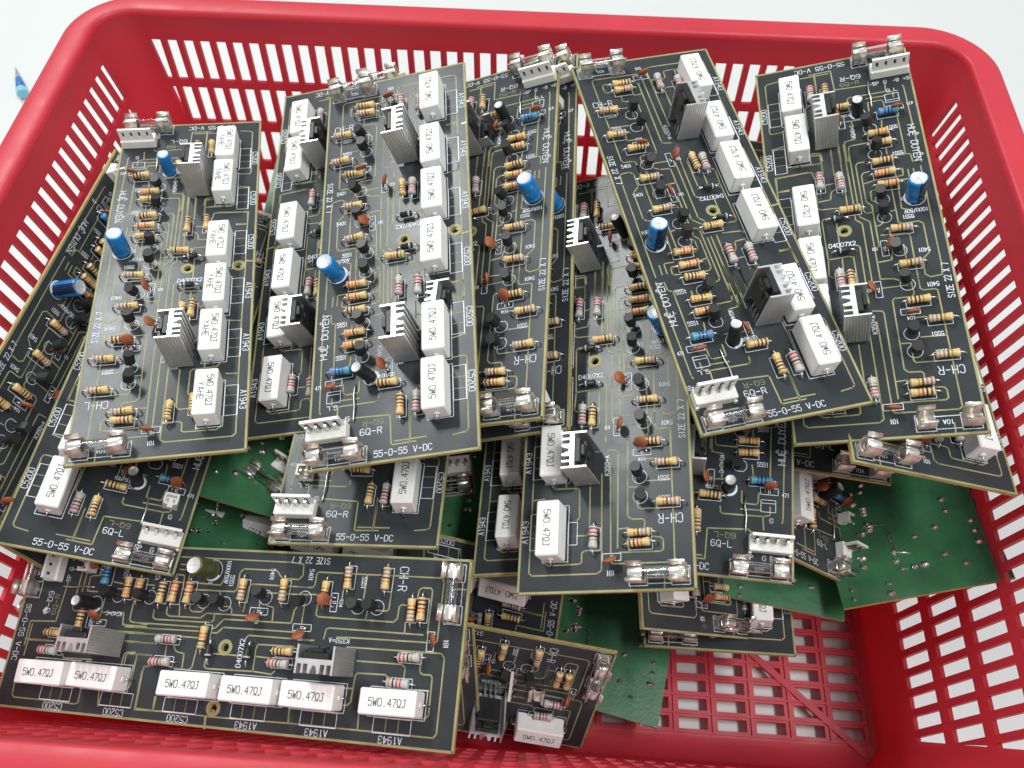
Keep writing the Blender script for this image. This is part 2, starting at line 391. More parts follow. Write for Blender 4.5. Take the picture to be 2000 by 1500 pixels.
# ------------------------------------------------------------------ small nozzle on the table
noz = bpy.data.objects.new('plastic_nozzle', None); col.objects.link(noz)
tag(noz, 'small pointed blue and clear plastic nozzle lying on the white table', 'nozzle')
mb = MB(); mb.lathe([(0.3,0),(1.0,8),(1.9,15.5)], 14, 'x', m='greyp'); obj('tip', mb.mesh('tip'), noz)
mb = MB(); mb.lathe([(1.95,15.5),(2.4,19.8),(2.45,20.0)], 14, 'x', m='clear'); obj('clear_sleeve', mb.mesh('clear_sleeve'), noz)
mb = MB(); mb.lathe([(2.8,19.8),(3.35,28.5),(3.95,36.5)], 16, 'x', mats=['bluep','bluep']); obj('blue_collar', mb.mesh('blue_collar'), noz)
mb = MB(); mb.lathe([(3.9,36.5),(4.3,39.5),(4.6,44.5),(4.2,45.4)], 16, 'x', mats=['clear','clear','clear']); obj('clear_base', mb.mesh('clear_base'), noz)
NOZ_POS = None

# ------------------------------------------------------------------ board meshes
W, L = 70.0, 204.0

TRACES = [[(4.7,24.4),(4.3,25.6),(3.6,71.5)],[(4.3,74.0),(4.4,126.1),(4.9,132.1),(9.4,132.6),(11.2,131.0),(11.0,123.4),(8.0,120.4),(8.0,105.1),(9.7,103.6),(16.4,103.9),(17.5,102.7),(17.6,83.8)],[(14.8,83.1),(15.2,95.7),(12.9,96.7)],[(17.9,96.1),(19.6,96.5)],[(25.1,108.5),(15.1,109.1),(14.0,110.5),(14.1,135.8)],[(17.2,114.8),(17.1,135.6)],[(21.0,115.2),(23.4,115.5)],[(22.2,118.6),(22.8,121.9),(28.7,122.4)],[(32.5,58.5),(32.4,89.6)],[(34.4,59.1),(34.1,90.0)],[(36.6,59.7),(36.7,90.3)],[(40.3,60.8),(40.2,70.9)],[(26.9,66.8),(29.7,66.9),(30.6,68.3),(30.4,94.4),(29.3,95.8),(26.9,95.6)],[(25.5,72.8),(27.9,73.0),(28.9,74.5),(28.8,89.5),(26.8,91.9),(26.7,114.4)],[(24.4,78.4),(28.6,79.3)],[(22.8,83.0),(25.9,83.8),(26.5,85.2),(26.4,89.3),(25.2,90.2)],[(23.6,99.3),(23.6,102.1),(24.8,103.2),(26.5,103.4)],[(32.7,95.8),(32.3,97.3),(28.7,100.5),(28.5,130.9),(23.5,131.4),(21.4,132.6)],[(34.3,95.8),(34.3,98.6),(31.9,100.9),(31.8,134.2)],[(34.4,139.6),(34.3,113.0),(35.7,111.9)],[(37.3,133.7),(37.5,118.0),(39.4,117.4),(47.2,117.8)],[(42.3,98.9),(42.3,112.4)],[(42.1,117.8),(42.3,124.4)],[(44.2,95.8),(47.5,95.8),(48.2,97.2),(47.8,117.5)],[(40.8,76.5),(44.9,76.8)],[(40.4,79.9),(42.2,81.0),(42.8,82.4),(43.2,85.4),(49.2,85.9)],[(39.8,90.8),(48.2,90.3),(49.2,89.0),(48.8,79.9)],[(44.9,62.1),(44.8,70.1)],[(45.1,63.7),(49.2,63.4)],[(15.1,73.4),(11.7,73.8),(12.0,77.7),(17.7,78.3),(17.6,83.8)],[(7.4,74.8),(7.6,79.5)],[(9.6,74.9),(9.7,80.1),(14.0,80.1)],[(14.1,131.2),(14.1,137.8),(12.9,138.6),(8.7,138.6),(7.8,139.4),(7.8,160.7),(7.7,171.5),(7.7,192.5),(9.1,193.4),(31.3,193.2),(32.3,192.3),(32.2,190.9)],[(8.0,160.8),(17.4,160.6)],[(8.0,172.1),(20.8,171.9),(21.5,170.9),(21.4,162.9),(25.2,162.7)],[(17.1,131.8),(16.7,139.9),(17.8,141.2),(24.5,141.1),(25.3,142.2),(25.5,174.4),(24.1,175.9),(19.5,176.1),(18.7,177.1),(18.9,179.6)],[(13.9,151.4),(17.9,151.3)],[(16.2,183.2),(12.6,183.6),(11.8,184.8),(11.8,188.4),(12.9,189.1),(28.7,188.9)],[(25.2,179.4),(29.3,179.6)],[(33.5,146.1),(29.8,146.6),(29.3,147.8),(29.5,187.1)],[(34.7,151.6),(32.6,151.6),(32.4,157.3),(32.2,188.8)],[(11.6,199.0),(11.7,203.5)],[(34.7,135.2),(34.4,142.0)],[(18.8,135.4),(28.2,135.5)],[(36.0,156.4),(35.8,195.5),(37.5,196.8),(64.0,196.8),(65.4,195.6),(65.4,186.7)],[(40.8,161.5),(40.8,180.0),(41.8,181.6),(46.1,181.5)],[(36.1,187.5),(42.7,187.6),(43.8,188.5),(43.8,192.2),(44.9,192.8),(57.6,193.0),(59.1,191.9),(59.5,186.6)],[(57.2,158.1),(57.0,160.0),(55.8,161.3),(46.0,161.7),(45.2,162.6),(45.0,173.9),(45.9,175.1)],[(51.0,157.8),(50.9,161.2)],[(49.7,185.3),(49.4,192.1)],[(65.3,136.9),(65.3,157.6),(65.3,171.4),(65.4,186.7)],[(60.0,165.3),(64.7,165.6)],[(60.2,136.2),(65.3,136.9)],[(65.9,68.2),(65.6,81.2),(65.7,100.3),(65.8,103.1),(65.3,136.7),(65.2,145.5)],[(65.7,100.5),(70.3,101.5)],[(48.8,71.2),(49.4,68.5),(50.7,68.0),(65.9,68.6)],[(60.4,76.3),(65.5,76.7)],[(60.1,136.4),(65.3,136.7)],[(48.9,79.9),(49.2,89.0)],[(47.8,118.3),(48.3,126.1),(47.0,127.3)],[(36.1,8.1),(49.0,8.2)],[(42.6,8.7),(42.4,21.2)],[(59.6,7.3),(64.7,7.9),(65.8,8.9),(65.8,22.2),(66.1,39.6),(65.5,41.0),(60.5,40.8)],[(49.0,58.5),(45.4,58.5),(44.9,59.5),(44.9,70.6)],[(45.4,63.7),(57.4,63.8),(59.0,61.7)],[(48.9,71.8),(49.5,68.2),(51.8,67.7),(65.5,68.3),(65.6,76.4)],[(60.4,76.9),(65.6,76.8)],[(33.3,53.7),(34.4,54.8),(34.4,74.0)],[(36.8,56.4),(36.6,74.7)],[(40.3,57.4),(40.2,71.7)],[(47.3,27.5),(48.8,28.5),(48.5,42.4)],[(60.1,49.7),(65.9,50.8)],[(16.6,19.4),(17.9,20.6),(34.3,19.6),(34.8,6.7),(44.7,6.9)],[(42.3,6.6),(42.3,18.8)],[(11.9,20.9),(12.2,26.5),(28.4,26.3),(29.3,27.1),(29.4,29.3)],[(12.2,26.5),(9.4,27.2),(9.4,30.7)],[(21.1,28.9),(12.9,29.1)],[(20.9,36.8),(20.8,31.5),(14.9,31.3),(14.2,32.4),(14.0,36.3)],[(9.5,41.6),(9.3,65.9),(13.7,65.9)],[(9.3,65.9),(7.4,66.2),(7.0,70.8)],[(32.0,41.0),(23.5,41.4)],[(29.2,42.1),(29.0,52.5),(33.7,53.1),(33.9,64.8)],[(33.0,65.0),(32.2,56.7),(31.4,56.1),(23.3,55.9)],[(36.4,51.6),(36.4,64.2)],[(40.0,56.5),(40.1,63.4)],[(49.7,57.2),(45.3,57.4),(44.5,58.4),(44.3,62.4)],[(16.3,43.6),(16.9,48.4)],[(16.7,60.3),(16.8,64.2)]]
def laminate(kind):
    mb = MB(); fx = (lambda x: x) if kind == 'R' else (lambda x: W - x)
    flip = kind == 'L'
    xs = [0, 36.2, 43.0, 59.2, 66.0, 70]; ys = [0, 100.2, 107.0, 204]; T = -1.6
    def q(pts, m):
        pts = [(fx(x)-35, y-102, z) for x, y, z in pts]
        if flip: pts = pts[::-1]
        mb.poly(pts, m)
    for i in range(5):
        for j in range(3):
            a, b, c, d = xs[i], xs[i+1], ys[j], ys[j+1]
            if j == 1 and i in (1, 3):
                cx_, cy_ = (a+b)/2, (c+d)/2; N = 16; r = 1.65
                def sq(t):
                    cs, sn = math.cos(t), math.sin(t); k = max(abs(cs), abs(sn)); return (cx_+cs/k*(b-a)/2, cy_+sn/k*(d-c)/2)
                for k in range(N):
                    t0, t1 = 2*math.pi*k/N + math.pi/4, 2*math.pi*(k+1)/N + math.pi/4
                    c0 = (cx_+r*math.cos(t0), cy_+r*math.sin(t0)); c1 = (cx_+r*math.cos(t1), cy_+r*math.sin(t1))
                    s0, s1 = sq(t0), sq(t1)
                    q([(*c0,0),(*s0,0),(*s1,0),(*c1,0)], 'mask'); q([(*c1,T),(*s1,T),(*s0,T),(*c0,T)], 'green')
                    q([(*c0,0),(*c1,0),(*c1,T),(*c0,T)], 'edge')
            else:
                q([(a,c,0),(b,c,0),(b,d,0),(a,d,0)], 'mask'); q([(a,d,T),(b,d,T),(b,c,T),(a,c,T)], 'green')
    for (a, c), (b, d) in (((0,0),(70,0)), ((70,0),(70,204)), ((70,204),(0,204)), ((0,204),(0,0))):
        q([(a,c,T),(b,d,T),(b,d,0),(a,c,0)], 'edge')
    return mb.mesh('laminate')
TBOX = [21.7, 51.3, 81.2, 111.6, 141.6, 171.6]     # lower edge of each output transistor outline, 15 mm long
RES = [  # x, y, angle (0 = along the board's width), kind
 (18.8,52.8,0,'t1'),(18.8,58.6,0,'t1'),(19.5,69.8,0,'t3'),(19.5,76.2,0,'t2'),(19.0,83.0,0,'t2'),(17.0,107.6,0,'t4'),(16.4,126.0,0,'t4'),
 (15.9,144.5,0,'t3'),(9.3,154.0,0,'t4'),(9.5,170.2,0,'t4'),(20.7,181.9,0,'t4'),(20.5,186.3,0,'t5'),(36.0,94.0,0,'t6'),(39.8,130.9,90,'t3'),
 (33.8,33.3,0,'t3'),(39.0,22.4,90,'t3'),(45.9,22.3,90,'g1'),(13.4,41.0,0,'b1'),(38.2,77.7,90,'g1'),(46.7,76.6,90,'g1'),(44.0,129.8,90,'g1'),(38.3,183.3,90,'g1'),(47.7,180.5,90,'g2')]
TO92 = [(21.9,47.7,'5551'),(21.8,63.5,'5551'),(22.1,89.5,'5551'),(22.6,99.4,'5551'),(19.1,117.6,'5401'),(18.5,135.1,'5401'),(20.5,158.7,'5551'),(20.4,166.9,'5551')]
DISC = [(24.7,115.6,90),(29.9,136.0,90),(19.4,148.2,0),(31.8,190.6,0),(9.8,37.3,0),(33.6,41.0,90)]
DIODE = [(41.6,97.8),(41.2,115.3)]
CEM = [26.4, 51.6, 94.0, 121.8, 147.6, 180.2]
HS = [(36.6, 41.6), (36.6, 145.9)]

def lines(kind):
    mb = MB(); fx = (lambda x: x-35) if kind == 'R' else (lambda x: 35-x); z = 0.05
    for pl in TRACES: mb.strip([(fx(min(max(x, 0.4), 69.6)), min(max(y, 0.4), 203.6)-102) for x, y in pl], 0.56, z, 'line')
    mb.strip([(-34.55,-101.55),(34.55,-101.55),(34.55,101.55),(-34.55,101.55)], 0.9, z+0.02, 'line', True)
    for hx, hy in ((39.6,103.6),(62.6,103.6)):
        n = 18
        for k in range(n):
            a, b = 2*math.pi*k/n, 2*math.pi*(k+1)/n
            p = lambda r, t: (fx(hx)+r*math.cos(t), hy-102+r*math.sin(t), z+0.03)
            mb.quad(p(1.68,a), p(3.2,a), p(3.2,b), p(1.68,b), 'line')
    mb.strip([(fx(65.8), -1), (fx(70), -0.6)], 0.9, z+0.04, 'line'); mb.strip([(fx(65.0), 1.2), (fx(63.5), 2.0)], 1.0, z+0.035, 'line')
    for yb in TBOX:
        for d in (5.0, 10.0): mb.strip([(fx(60.2), yb+d-102), (fx(65.4), yb+d-102)], 0.3, z, 'line')
    if kind == 'R': text(mb, '6Q-R', fx(31.5), 18.4-102, 8.5, 2.2, 180, z, 'line', 0.22)
    else: text(mb, '6Q-L', fx(23.0), 18.4-102, 8.5, 2.2, 180, z, 'line', 0.22)
    return mb.mesh('copper_gap_lines')

def legend(kind):
    mb = MB(); R_ = kind == 'R'; fx = (lambda x: x-35) if R_ else (lambda x: 35-x); z = 0.12; m = 'ink'; w = 0.22
    def rect(x0, y0, x1, y1, ww=w): mb.strip([(fx(x0),y0-102),(fx(x1),y0-102),(fx(x1),y1-102),(fx(x0),y1-102)], ww, z, m, True)
    def tx(s, xa, xb, y, h, ww=0.27):   # horizontal, upright when the supply end is at the bottom; xa < xb canonical span
        x = fx(xa) if R_ else fx(xb)
        text(mb, s, x, y-102, abs(xb-xa), h, 0, z, m, ww)
    tx('55-0-55 V-DC', *((28.0, 51.2) if R_ else (33.2, 56.2)), 2.4, 2.6)
    tx('6Q-R' if R_ else '6Q-L', *((22.0, 30.9) if R_ else (24.4, 32.6)), 12.4, 2.6)
    tx('CH-R' if R_ else 'CH-L', 4.2, 13.4, 174.6, 3.6)
    if R_:
        text(mb, 'HU\u1ec6 DUY\u00caN', fx(6.2), 49.3-102, 21.3, 2.9, 90, z, m, 0.28, adv=5.2)
        text(mb, 'SIZE 22 X 7', fx(2.0), 143.5-102, 17.0, 2.5, -90, z, m, 0.28)
    else:
        text(mb, 'HU\u1ec6 DUY\u00caN', fx(3.4), 49.3-102, 21.3, 2.9, 90, z, m, 0.28, adv=5.2)
        text(mb, 'SIZE 22 X 7', fx(5.0), 143.5-102, 17.0, 2.5, -90, z, m, 0.28)
    for k, yb in enumerate(TBOX):
        s = 'C5200' if k < 3 else 'A1943'
        mb.strip([(fx(60.2),yb-102),(fx(65.5),yb-102)], w, z, m); mb.strip([(fx(60.2),yb+15-102),(fx(65.5),yb+15-102)], w, z, m)
        mb.strip([(fx(65.5),yb-102),(fx(65.5),yb+15-102)], 0.4, z, m); mb.strip([(fx(60.2),yb-102),(fx(60.2),yb+15-102)], w, z, m)
        if R_: text(mb, s, fx(66.5), yb+12-102, 9.2, 2.5, -90, z, m, 0.27)
        else: text(mb, s, fx(66.5), yb+3-102, 9.2, 2.5, 90, z, m, 0.27)
    # fuse outlines
    for ya, yb, s in ((0.9, 7.7, '10A'), (195.0, 201.9, '10A')):
        rect(2.2, ya, 9.0, yb); rect(18.0, ya, 25.0, yb); mb.strip([(fx(9),ya+0.9-102),(fx(18),ya+0.9-102)], w, z, m); mb.strip([(fx(9),yb-0.7-102),(fx(18),yb-0.7-102)], w, z, m)
        mb.strip([(fx(2.2),ya+1.0-102),(fx(25),ya+1.0-102)], w, z, m); tx(s, 11.7, 15.3, (ya+yb)/2-0.9, 1.7, 0.24)
    tx('101', 30.8, 33.8, 195.9, 1.9, 0.26)
    for x, y, s in TO92:
        n = 14; c = []
        for k in range(n+1):
            a = math.radians(-60 + 300*k/n); c.append((fx(x)+2.9*math.cos(a), y-102+2.9*math.sin(a)))
        mb.strip(c, w, z, m, True); tx(s, x-11.6, x-7.1, y-1.0+1.2, 1.9, 0.26)
    for x, y, a in DISC:
        if a: rect(x-1.3, y-4, x+1.3, y+4)
        else: rect(x-3.6, y-1.4, x+3.6, y+1.4)
        mb.strip([(fx(x)-0.35, y-102-0.8), (fx(x)-0.35, y-102+0.8)], w, z+0.01, m); mb.strip([(fx(x)+0.35, y-102-0.8), (fx(x)+0.35, y-102+0.8)], w, z+0.01, m)
    for x, y, a, k in RES:
        if a: rect(x-1.9, y-4.6, x+1.9, y+4.6)
        else: rect(x-4.6, y-1.9, x+4.6, y+1.9)
    for y in CEM: rect(49.4, y-11.5, 60.0, y+11.5)
    tx('101', 27.4, 29.8, 114.6, 1.6, 0.22); tx('101', 32.6, 35.0, 135.2, 1.6, 0.22); tx('104', 18.0, 21.0, 150.5, 1.6, 0.22); tx('471', 1.9, 4.7, 35.4, 1.7, 0.22)
    text(mb, 'K350=A', fx(33.0 if R_ else 34.2), (157.1 if R_ else 157.1)-102, 8.6, 1.7, -90, z, m, 0.24)
    text(mb, 'K340=C', fx(28.6 if R_ else 30.2), 51.5-102, 7.6, 1.7, -90, z, m, 0.24)
    text(mb, 'D4007X2', fx(46.7 if R_ else 35.8), 111.9-102, 10.8, 2.1, 180, z, m, 0.3)
    tx('10U/50', 29.6, 35.8, 36.6, 1.6, 0.22)
    text(mb, '100U/50V', fx(5.0 if R_ else 14.2), 96.9-102, 9.3, 1.8, 180 if not R_ else 0, z, m, 0.26)
    if R_:
        for s, x in (('SP',17.2),('G',12.4),('-B',8.4),('+B',3.8)): text(mb, s, fx(x), 21.4-102, 1.3+1.1*(len(s)-1)*1.2, 1.9, 180, z, m, 0.24)
        for s, x in (('G',11.8),('L',8.6)): text(mb, s, fx(x), 27.2-102, 1.3, 1.9, 180, z, m, 0.24)
    else:
        for s, x in (('SP',18.6),('G',12.2),('B-',9.2),('B+',4.6)): text(mb, s, fx(x), 8.3-102, 1.3+1.1*(len(s)-1)*1.2, 1.9, 0, z, m, 0.24)
        for s, x in (('G',9.5),): text(mb, s, fx(x), 24.0-102, 1.3, 1.9, 0, z, m, 0.24)
    rect(7.2, 28.5, 13.1, 33.6); mb.strip([(fx(7.2),32.2-102),(fx(13.1),32.2-102)], w, z, m)
    for px, py, r in ((26.1, 37.4, 3.4), (9.3, 90.8, 4.4)):
        n = 20; mb.strip([(fx(px)+r*math.cos(2*math.pi*k/n), py-102+r*math.sin(2*math.pi*k/n)) for k in range(n)], w, z, m, True)
        for k in range(8):
            a, b = math.radians(-100+160*k/8), math.radians(-100+160*(k+1)/8)
            p = lambda rr, t: (fx(px)+rr*math.cos(t), py-102+rr*math.sin(t), z+0.01)
            mb.quad(p(r*0.72,a), p(r,a), p(r,b), p(r*0.72,b), m)
    return mb.mesh('printed_legend')

# ------------------------------------------------------------------ components
def resistor(body, bands, rb=1.72, half=4.5):
    mb = MB(); rm = rb*0.86; seq = [(0.7,-half,body),(rb*0.93,-half+0.25,body),(rb,-half+0.8,body)]
    prof = [(0.55,-half),(rb*0.9,-half+0.3),(rb,-half+0.8),(rb,-half+1.5),(rm,-half+2.1)]; mats = [body]*4
    pos = [-half+1.15 if k == 0 else 0 for k in range(1)]
    prof = [(0.5,-half),(rb*0.9,-half+0.3),(rb,-half+0.8)]; mats = [body, body]
    spots = [-half+1.0, -half+2.6, -half+4.1, -half+5.5, half-1.4][:len(bands)]
    cur = -half+0.8
    for h, b in zip(spots, bands):
        r = lambda q: rb if abs(q) > half-1.6 else rm
        if h-0.02 > cur: prof.append((r(h), h)); mats.append(body)
        prof.append((r(h+0.72), h+0.72)); mats.append(b); cur = h+0.72
    prof += [(rb, half-0.6), (rb*0.9, half-0.25), (0.5, half)]; mats += [body]*3
    mb.lathe(prof, 12, 'x', mats=mats, o=(0,0,rb+0.9))
    zc = rb+0.9
    for s in (-1, 1): mb.tube([(s*(half-0.2),0,zc),(s*(half+1.0),0,zc),(s*(half+1.9),0,zc-0.5),(s*(half+2.3),0,zc-1.4),(s*(half+2.4),0,-1.9)], 0.33, 'lead', 5)
    return mb.mesh('resistor')
RM = {'t1': resistor('tan', ['b_orange','b_orange','b_brown','b_gold']), 't2': resistor('tan', ['b_red','b_orange','b_red','b_gold']),
 't3': resistor('tan', ['b_brown','b_black','b_brown','b_gold']), 't4': resistor('tan', ['b_violet','b_violet','b_brown','b_gold']),
 't5': resistor('tan', ['b_brown','b_black','b_red','b_gold']), 't6': resistor('tan', ['b_green','b_black','b_orange','b_gold']),
 'g1': resistor('greyr', ['b_red','b_red','b_black','b_gold'], 1.9), 'g2': resistor('greyr', ['b_gold','b_black','b_red','b_red'], 1.9),
 'b1': resistor('bluer', ['b_violet','b_brown','darkblue','b_brown','b_green'], 1.8)}
def cement():
    mb = MB(); mb.box(-4.65, 4.65, -11.1, 11.1, 0.35, 10.2, 'cement', 0.55)
    for s in (-1, 1):
        mb.lathe([(1.5, s*11.1), (1.0, s*11.45), (0.4, s*11.6)], 8, 'y', m='cement', o=(0,0,4.6))
        mb.tube([(0, s*11.0, 4.6), (0, s*12.4, 4.6), (0, s*13.0, 3.9), (0, s*13.2, 2.5), (0, s*13.2, -1.9)], 0.36, 'lead', 5)
    return mb.mesh('cement_resistor')
CEMM = cement()
mb = MB(); text(mb, '5W0.47\u03a9J', 1.45, -7.2, 14.6, 2.7, 90, 10.24, 'stamp', 0.34, adv=5.2); STAMP1 = mb.mesh('marking')
mb = MB(); text(mb, '5W0.47\u03a9J', -0.6, -7.6, 15.0, 2.6, 90, 10.24, 'stamp', 0.36, adv=5.2); text(mb, 'YAHE', 3.0, -4.2, 8.4, 2.6, 90, 10.24, 'stamp', 0.36); STAMP2 = mb.mesh('marking')
def heatsink():
    mb = MB(); z0, z1 = 1.2, 21.5
    o = [(0,0),(10.2,0),(10.2,0.75),(6.7,0.75),(6.7,2.5),(10.0,2.5),(10.0,3.3),(6.7,3.3),(6.7,5.0),(9.2,5.0),(10.0,5.3),(10.0,6.1),(9.0,6.3),(7.3,6.9),(7.0,7.5),(7.3,8.1),(9.0,8.7),(10.0,8.9),(10.0,9.7),(9.2,10.0),(6.7,10.0),(6.7,11.7),(10.0,11.7),(10.0,12.5),(6.7,12.5),(6.7,14.25),(10.2,14.25),(10.2,15),(0,15),(0,14.25),(4.9,14.25),(4.9,0.75),(0,0.75)]
    mb.extrude(o, z0, z1, 'alu')
    # fine ribs along the outside faces
    for yy, s in ((0, -1), (15, 1)):
        for k in range(9):
            xx = 0.5 + k*1.1
            mb.quad((xx, yy, z0+0.1), (xx+0.35, yy+s*0.16, z0+0.1), (xx+0.35, yy+s*0.16, z1-0.1), (xx, yy, z1-0.1), 'alu')
            mb.quad((xx+0.35, yy+s*0.16, z0+0.1), (xx+0.7, yy, z0+0.1), (xx+0.7, yy, z1-0.1), (xx+0.35, yy+s*0.16, z1-0.1), 'alu')
    return mb.mesh('heat_sink')
HSM = heatsink()
def ptrans():
    mb = MB(); mb.box(0.9, 4.88, 2.4, 12.6, 5.6, 17.6, 'black', 0.35); mb.box(2.6, 4.88, 2.4, 12.6, 17.6, 21.2, 'black', 0.3)
    mb.box(0.9, 2.6, 5.2, 9.8, 17.6, 20.9, 'black', 0.3)
    mb.lathe([(2.3, 0.2), (2.3, 1.0)], 14, 'x', m='black', o=(-0.1+0.2, 7.5, 14.6))
    for dy in (-2.5, 0, 2.5):
        mb.box(2.4, 2.9, 7.5+dy-0.4, 7.5+dy+0.4, -1.8, 5.6, 'lead')
    return mb.mesh('power_transistor')
PTM = ptrans()
def to92():
    mb = MB(); n = 12; o = []
    for k in range(n+1):
        a = math.radians(-50 + 280*k/n); o.append((2.35*math.cos(a), 2.35*math.sin(a)))
    mb.extrude(o, 3.4, 8.2, 'black')
    for dx in (-1.27, 0, 1.27): mb.tube([(dx, 0, 3.5), (dx*1.1, 0, 1.5), (dx*1.35, 0, -1.8)], 0.27, 'lead', 4)
    return mb.mesh('small_transistor')
T92M = to92()
def disc():
    mb = MB(); pr = []
    for k in range(9):
        a = math.pi*k/8; pr.append((max(0.05, 2.75*math.sin(a)), -0.95*math.cos(a)))
    mb.lathe(pr, 14, 'y', m='disc', o=(0, 0, 5.0), cap=False)
    for s in (-1, 1):
        mb.tube([(s*1.2, 0, 3.2), (s*1.5, 0, 1.6)], 0.45, 'disc', 5); mb.tube([(s*1.5, 0, 1.7), (s*2.3, 0, -1.8)], 0.28, 'lead', 5)
    return mb.mesh('disc_capacitor')
DISCM = disc()
def elco(r, h, sleeve, stripe):
    mb = MB(); n = 24; z0 = 0.4
    pr = [(r*0.9, z0), (r, z0+0.5), (r, z0+1.5), (r*0.94, z0+1.9), (r, z0+2.4), (r, h-1.0), (r*0.985, h-0.5), (r*0.9, h-0.08), (r*0.80, h), (r*0.76, h-0.22), (r*0.02, h-0.22)]
    base = len(mb.v)
    for rr, hh in pr:
        for i in range(n):
            a = 2*math.pi*i/n; mb.v.append((rr*math.cos(a), rr*math.sin(a), hh))
    for k in range(len(pr)-1):
        for i in range(n):
            j = (i+1) % n; m = sleeve
            if k >= 8: m = 'captop'
            elif stripe and i < 5 and k < 7: m = stripe
            mb.face((k*n+i, k*n+j, (k+1)*n+j, (k+1)*n+i), m, True)
    mb.face(list(range(n))[::-1], 'black')
    for a in (0.4, 0.4+math.pi/2):
        c, s = math.cos(a)*r*0.6, math.sin(a)*r*0.6; nx, ny = -math.sin(a)*0.13, math.cos(a)*0.13
        mb.quad((-c-nx,-s-ny,h-0.19),(c-nx,s-ny,h-0.19),(c+nx,s+ny,h-0.19),(-c+nx,-s+ny,h-0.19), 'greyr')
    for s in (-1, 1): mb.tube([(s*r*0.45, 0, 0.6), (s*r*0.45, 0, -1.8)], 0.33, 'lead', 5)
    return mb.mesh('electrolytic_capacitor')
ELB = elco(4.0, 13.2, 'blue', 'darkblue'); ELK = elco(2.6, 11.4, 'black', None); ELO = elco(4.0, 13.2, 'olive', None); ELB2 = elco(3.1, 12.5, 'blue', None)
def diode():
    mb = MB(); zc = 2.3
    mb.lathe([(0.5,-2.6),(1.3,-2.4),(1.35,1.1),(1.36,1.12),(1.36,1.75),(1.35,1.77),(1.3,2.4),(0.5,2.6)], 12, 'x', mats=['black','black','black','greyr','black','black','black'], o=(0,0,zc))
    for s in (-1, 1): mb.tube([(s*2.4,0,zc),(s*3.6,0,zc),(s*4.6,0,zc-0.6),(s*5.0,0,zc-1.6),(s*5.1,0,-1.8)], 0.42, 'lead', 5)
    return mb.mesh('diode')
DIOM = diode()
def clip():
    mb = MB(); h = 3.1
    half = [(2.2,0.5),(2.45,1.3),(2.15,2.3),(2.75,3.6),(3.05,5.2),(2.7,6.8),(2.05,7.9),(2.5,8.6),(3.5,9.3)]
    pr = [(-y, z) for y, z in half[::-1]] + half; t = 0.32
    for x in (-h, h): pass
    n = len(pr); off = []
    for k in range(n):
        a, b = pr[max(k-1,0)], pr[min(k+1,n-1)]; d = math.hypot(b[0]-a[0], b[1]-a[1]); off.append((pr[k][0] + (b[1]-a[1])/d*t, pr[k][1] - (b[0]-a[0])/d*t))
    b0 = len(mb.v)
    for k in range(n):
        mb.v += [(-h, *pr[k]), (h, *pr[k]), (-h, *off[k]), (h, *off[k])]
    for k in range(n-1):
        i, j = b0+4*k, b0+4*k+4
        mb.face((i, j, j+1, i+1), 'tin', True); mb.face((i+3, j+3, j+2, i+2), 'tin', True); mb.face((i, i+2, j+2, j), 'tin'); mb.face((i+1, j+1, j+3, i+3), 'tin')
    for k in (0, n-1):
        i = b0+4*k; mb.face((i, i+1, i+3, i+2), 'tin')
    # end stop tab and legs
    mb.box(-h-0.35, -h, -1.6, 1.6, 0.5, 3.0, 'tin')
    for yy in (-2.2, 2.2): mb.box(-0.7, 0.7, yy-0.25, yy+0.25, -1.8, 0.7, 'tin')
    return mb.mesh('fuse_clip')
CLIPM = clip()
def fuse():
    mb = MB(); zc = 5.2
    mb.lathe([(2.3,-5.4),(2.3,5.4)], 20, 'x', m='glass', o=(0,0,zc), cap=False); mb.lathe([(1.75,5.4),(1.75,-5.4)], 16, 'x', m='glass', o=(0,0,zc), cap=False)
    for s in (-1, 1):
        pr = [(2.55, s*5.0), (2.6, s*5.3), (2.6, s*10.2), (2.35, s*10.7), (0.1, s*10.8)]
        mb.lathe(pr, 20, 'x', m='cap', o=(0,0,zc), cap=False)
    mb.tube([(-5.4,0,zc-0.5),(0,0.2,zc-0.2),(5.4,0,zc+0.4)], 0.1, 'lead', 4)
    return mb.mesh('glass_fuse')
FUSEM = fuse()
def header4():
    mb = MB(); mb.box(-8.4, 8.4, -3.3, 3.5, 0.1, 4.6, 'nylon', 0.35)
    xs_ = [-8.0, -5.25, -1.35, 2.55, 6.45]; xe = [-6.45, -2.55, 1.35, 5.25, 8.0]
    mb.box(-8.0, 8.0, 1.3, 2.5, 4.6, 6.6, 'nylon')
    for a, b in zip(xs_, xe): mb.box(a, b, 1.3, 2.5, 6.6, 9.6, 'nylon')
    for a in (-5.85, -1.95, 1.95, 5.85): mb.box(a-0.6, a+0.6, 1.0, 1.28, 5.0, 9.8, 'black')
    mb.box(-8.0, 8.0, 1.3, 2.5, 9.6, 11.2, 'nylon')
    for a in (-8.4, 7.2): mb.box(a, a+1.2, -3.9, -3.3, 0.1, 2.0, 'nylon')
    return mb.mesh('pin_header')
HDR4 = header4()
mb = MB(); mb.box(-0.5, 0.5, -0.5, 0.5, -1.8, 9.6, 'lead'); PIN = mb.mesh('pin')
def header2():
    mb = MB(); mb.box(-3.0, 3.0, -2.6, 2.6, 0.1, 2.6, 'nylon', 0.2)
    mb.box(-3.0, 3.0, -2.6, -1.7, 2.6, 6.0, 'nylon'); mb.box(-3.0, -2.2, -1.7, 2.6, 2.6, 6.0, 'nylon'); mb.box(2.2, 3.0, -1.7, 2.6, 2.6, 6.0, 'nylon')
    mb.box(-3.0, -1.2, 1.9, 2.6, 2.6, 6.0, 'nylon'); mb.box(1.2, 3.0, 1.9, 2.6, 2.6, 6.0, 'nylon')
    return mb.mesh('input_socket')
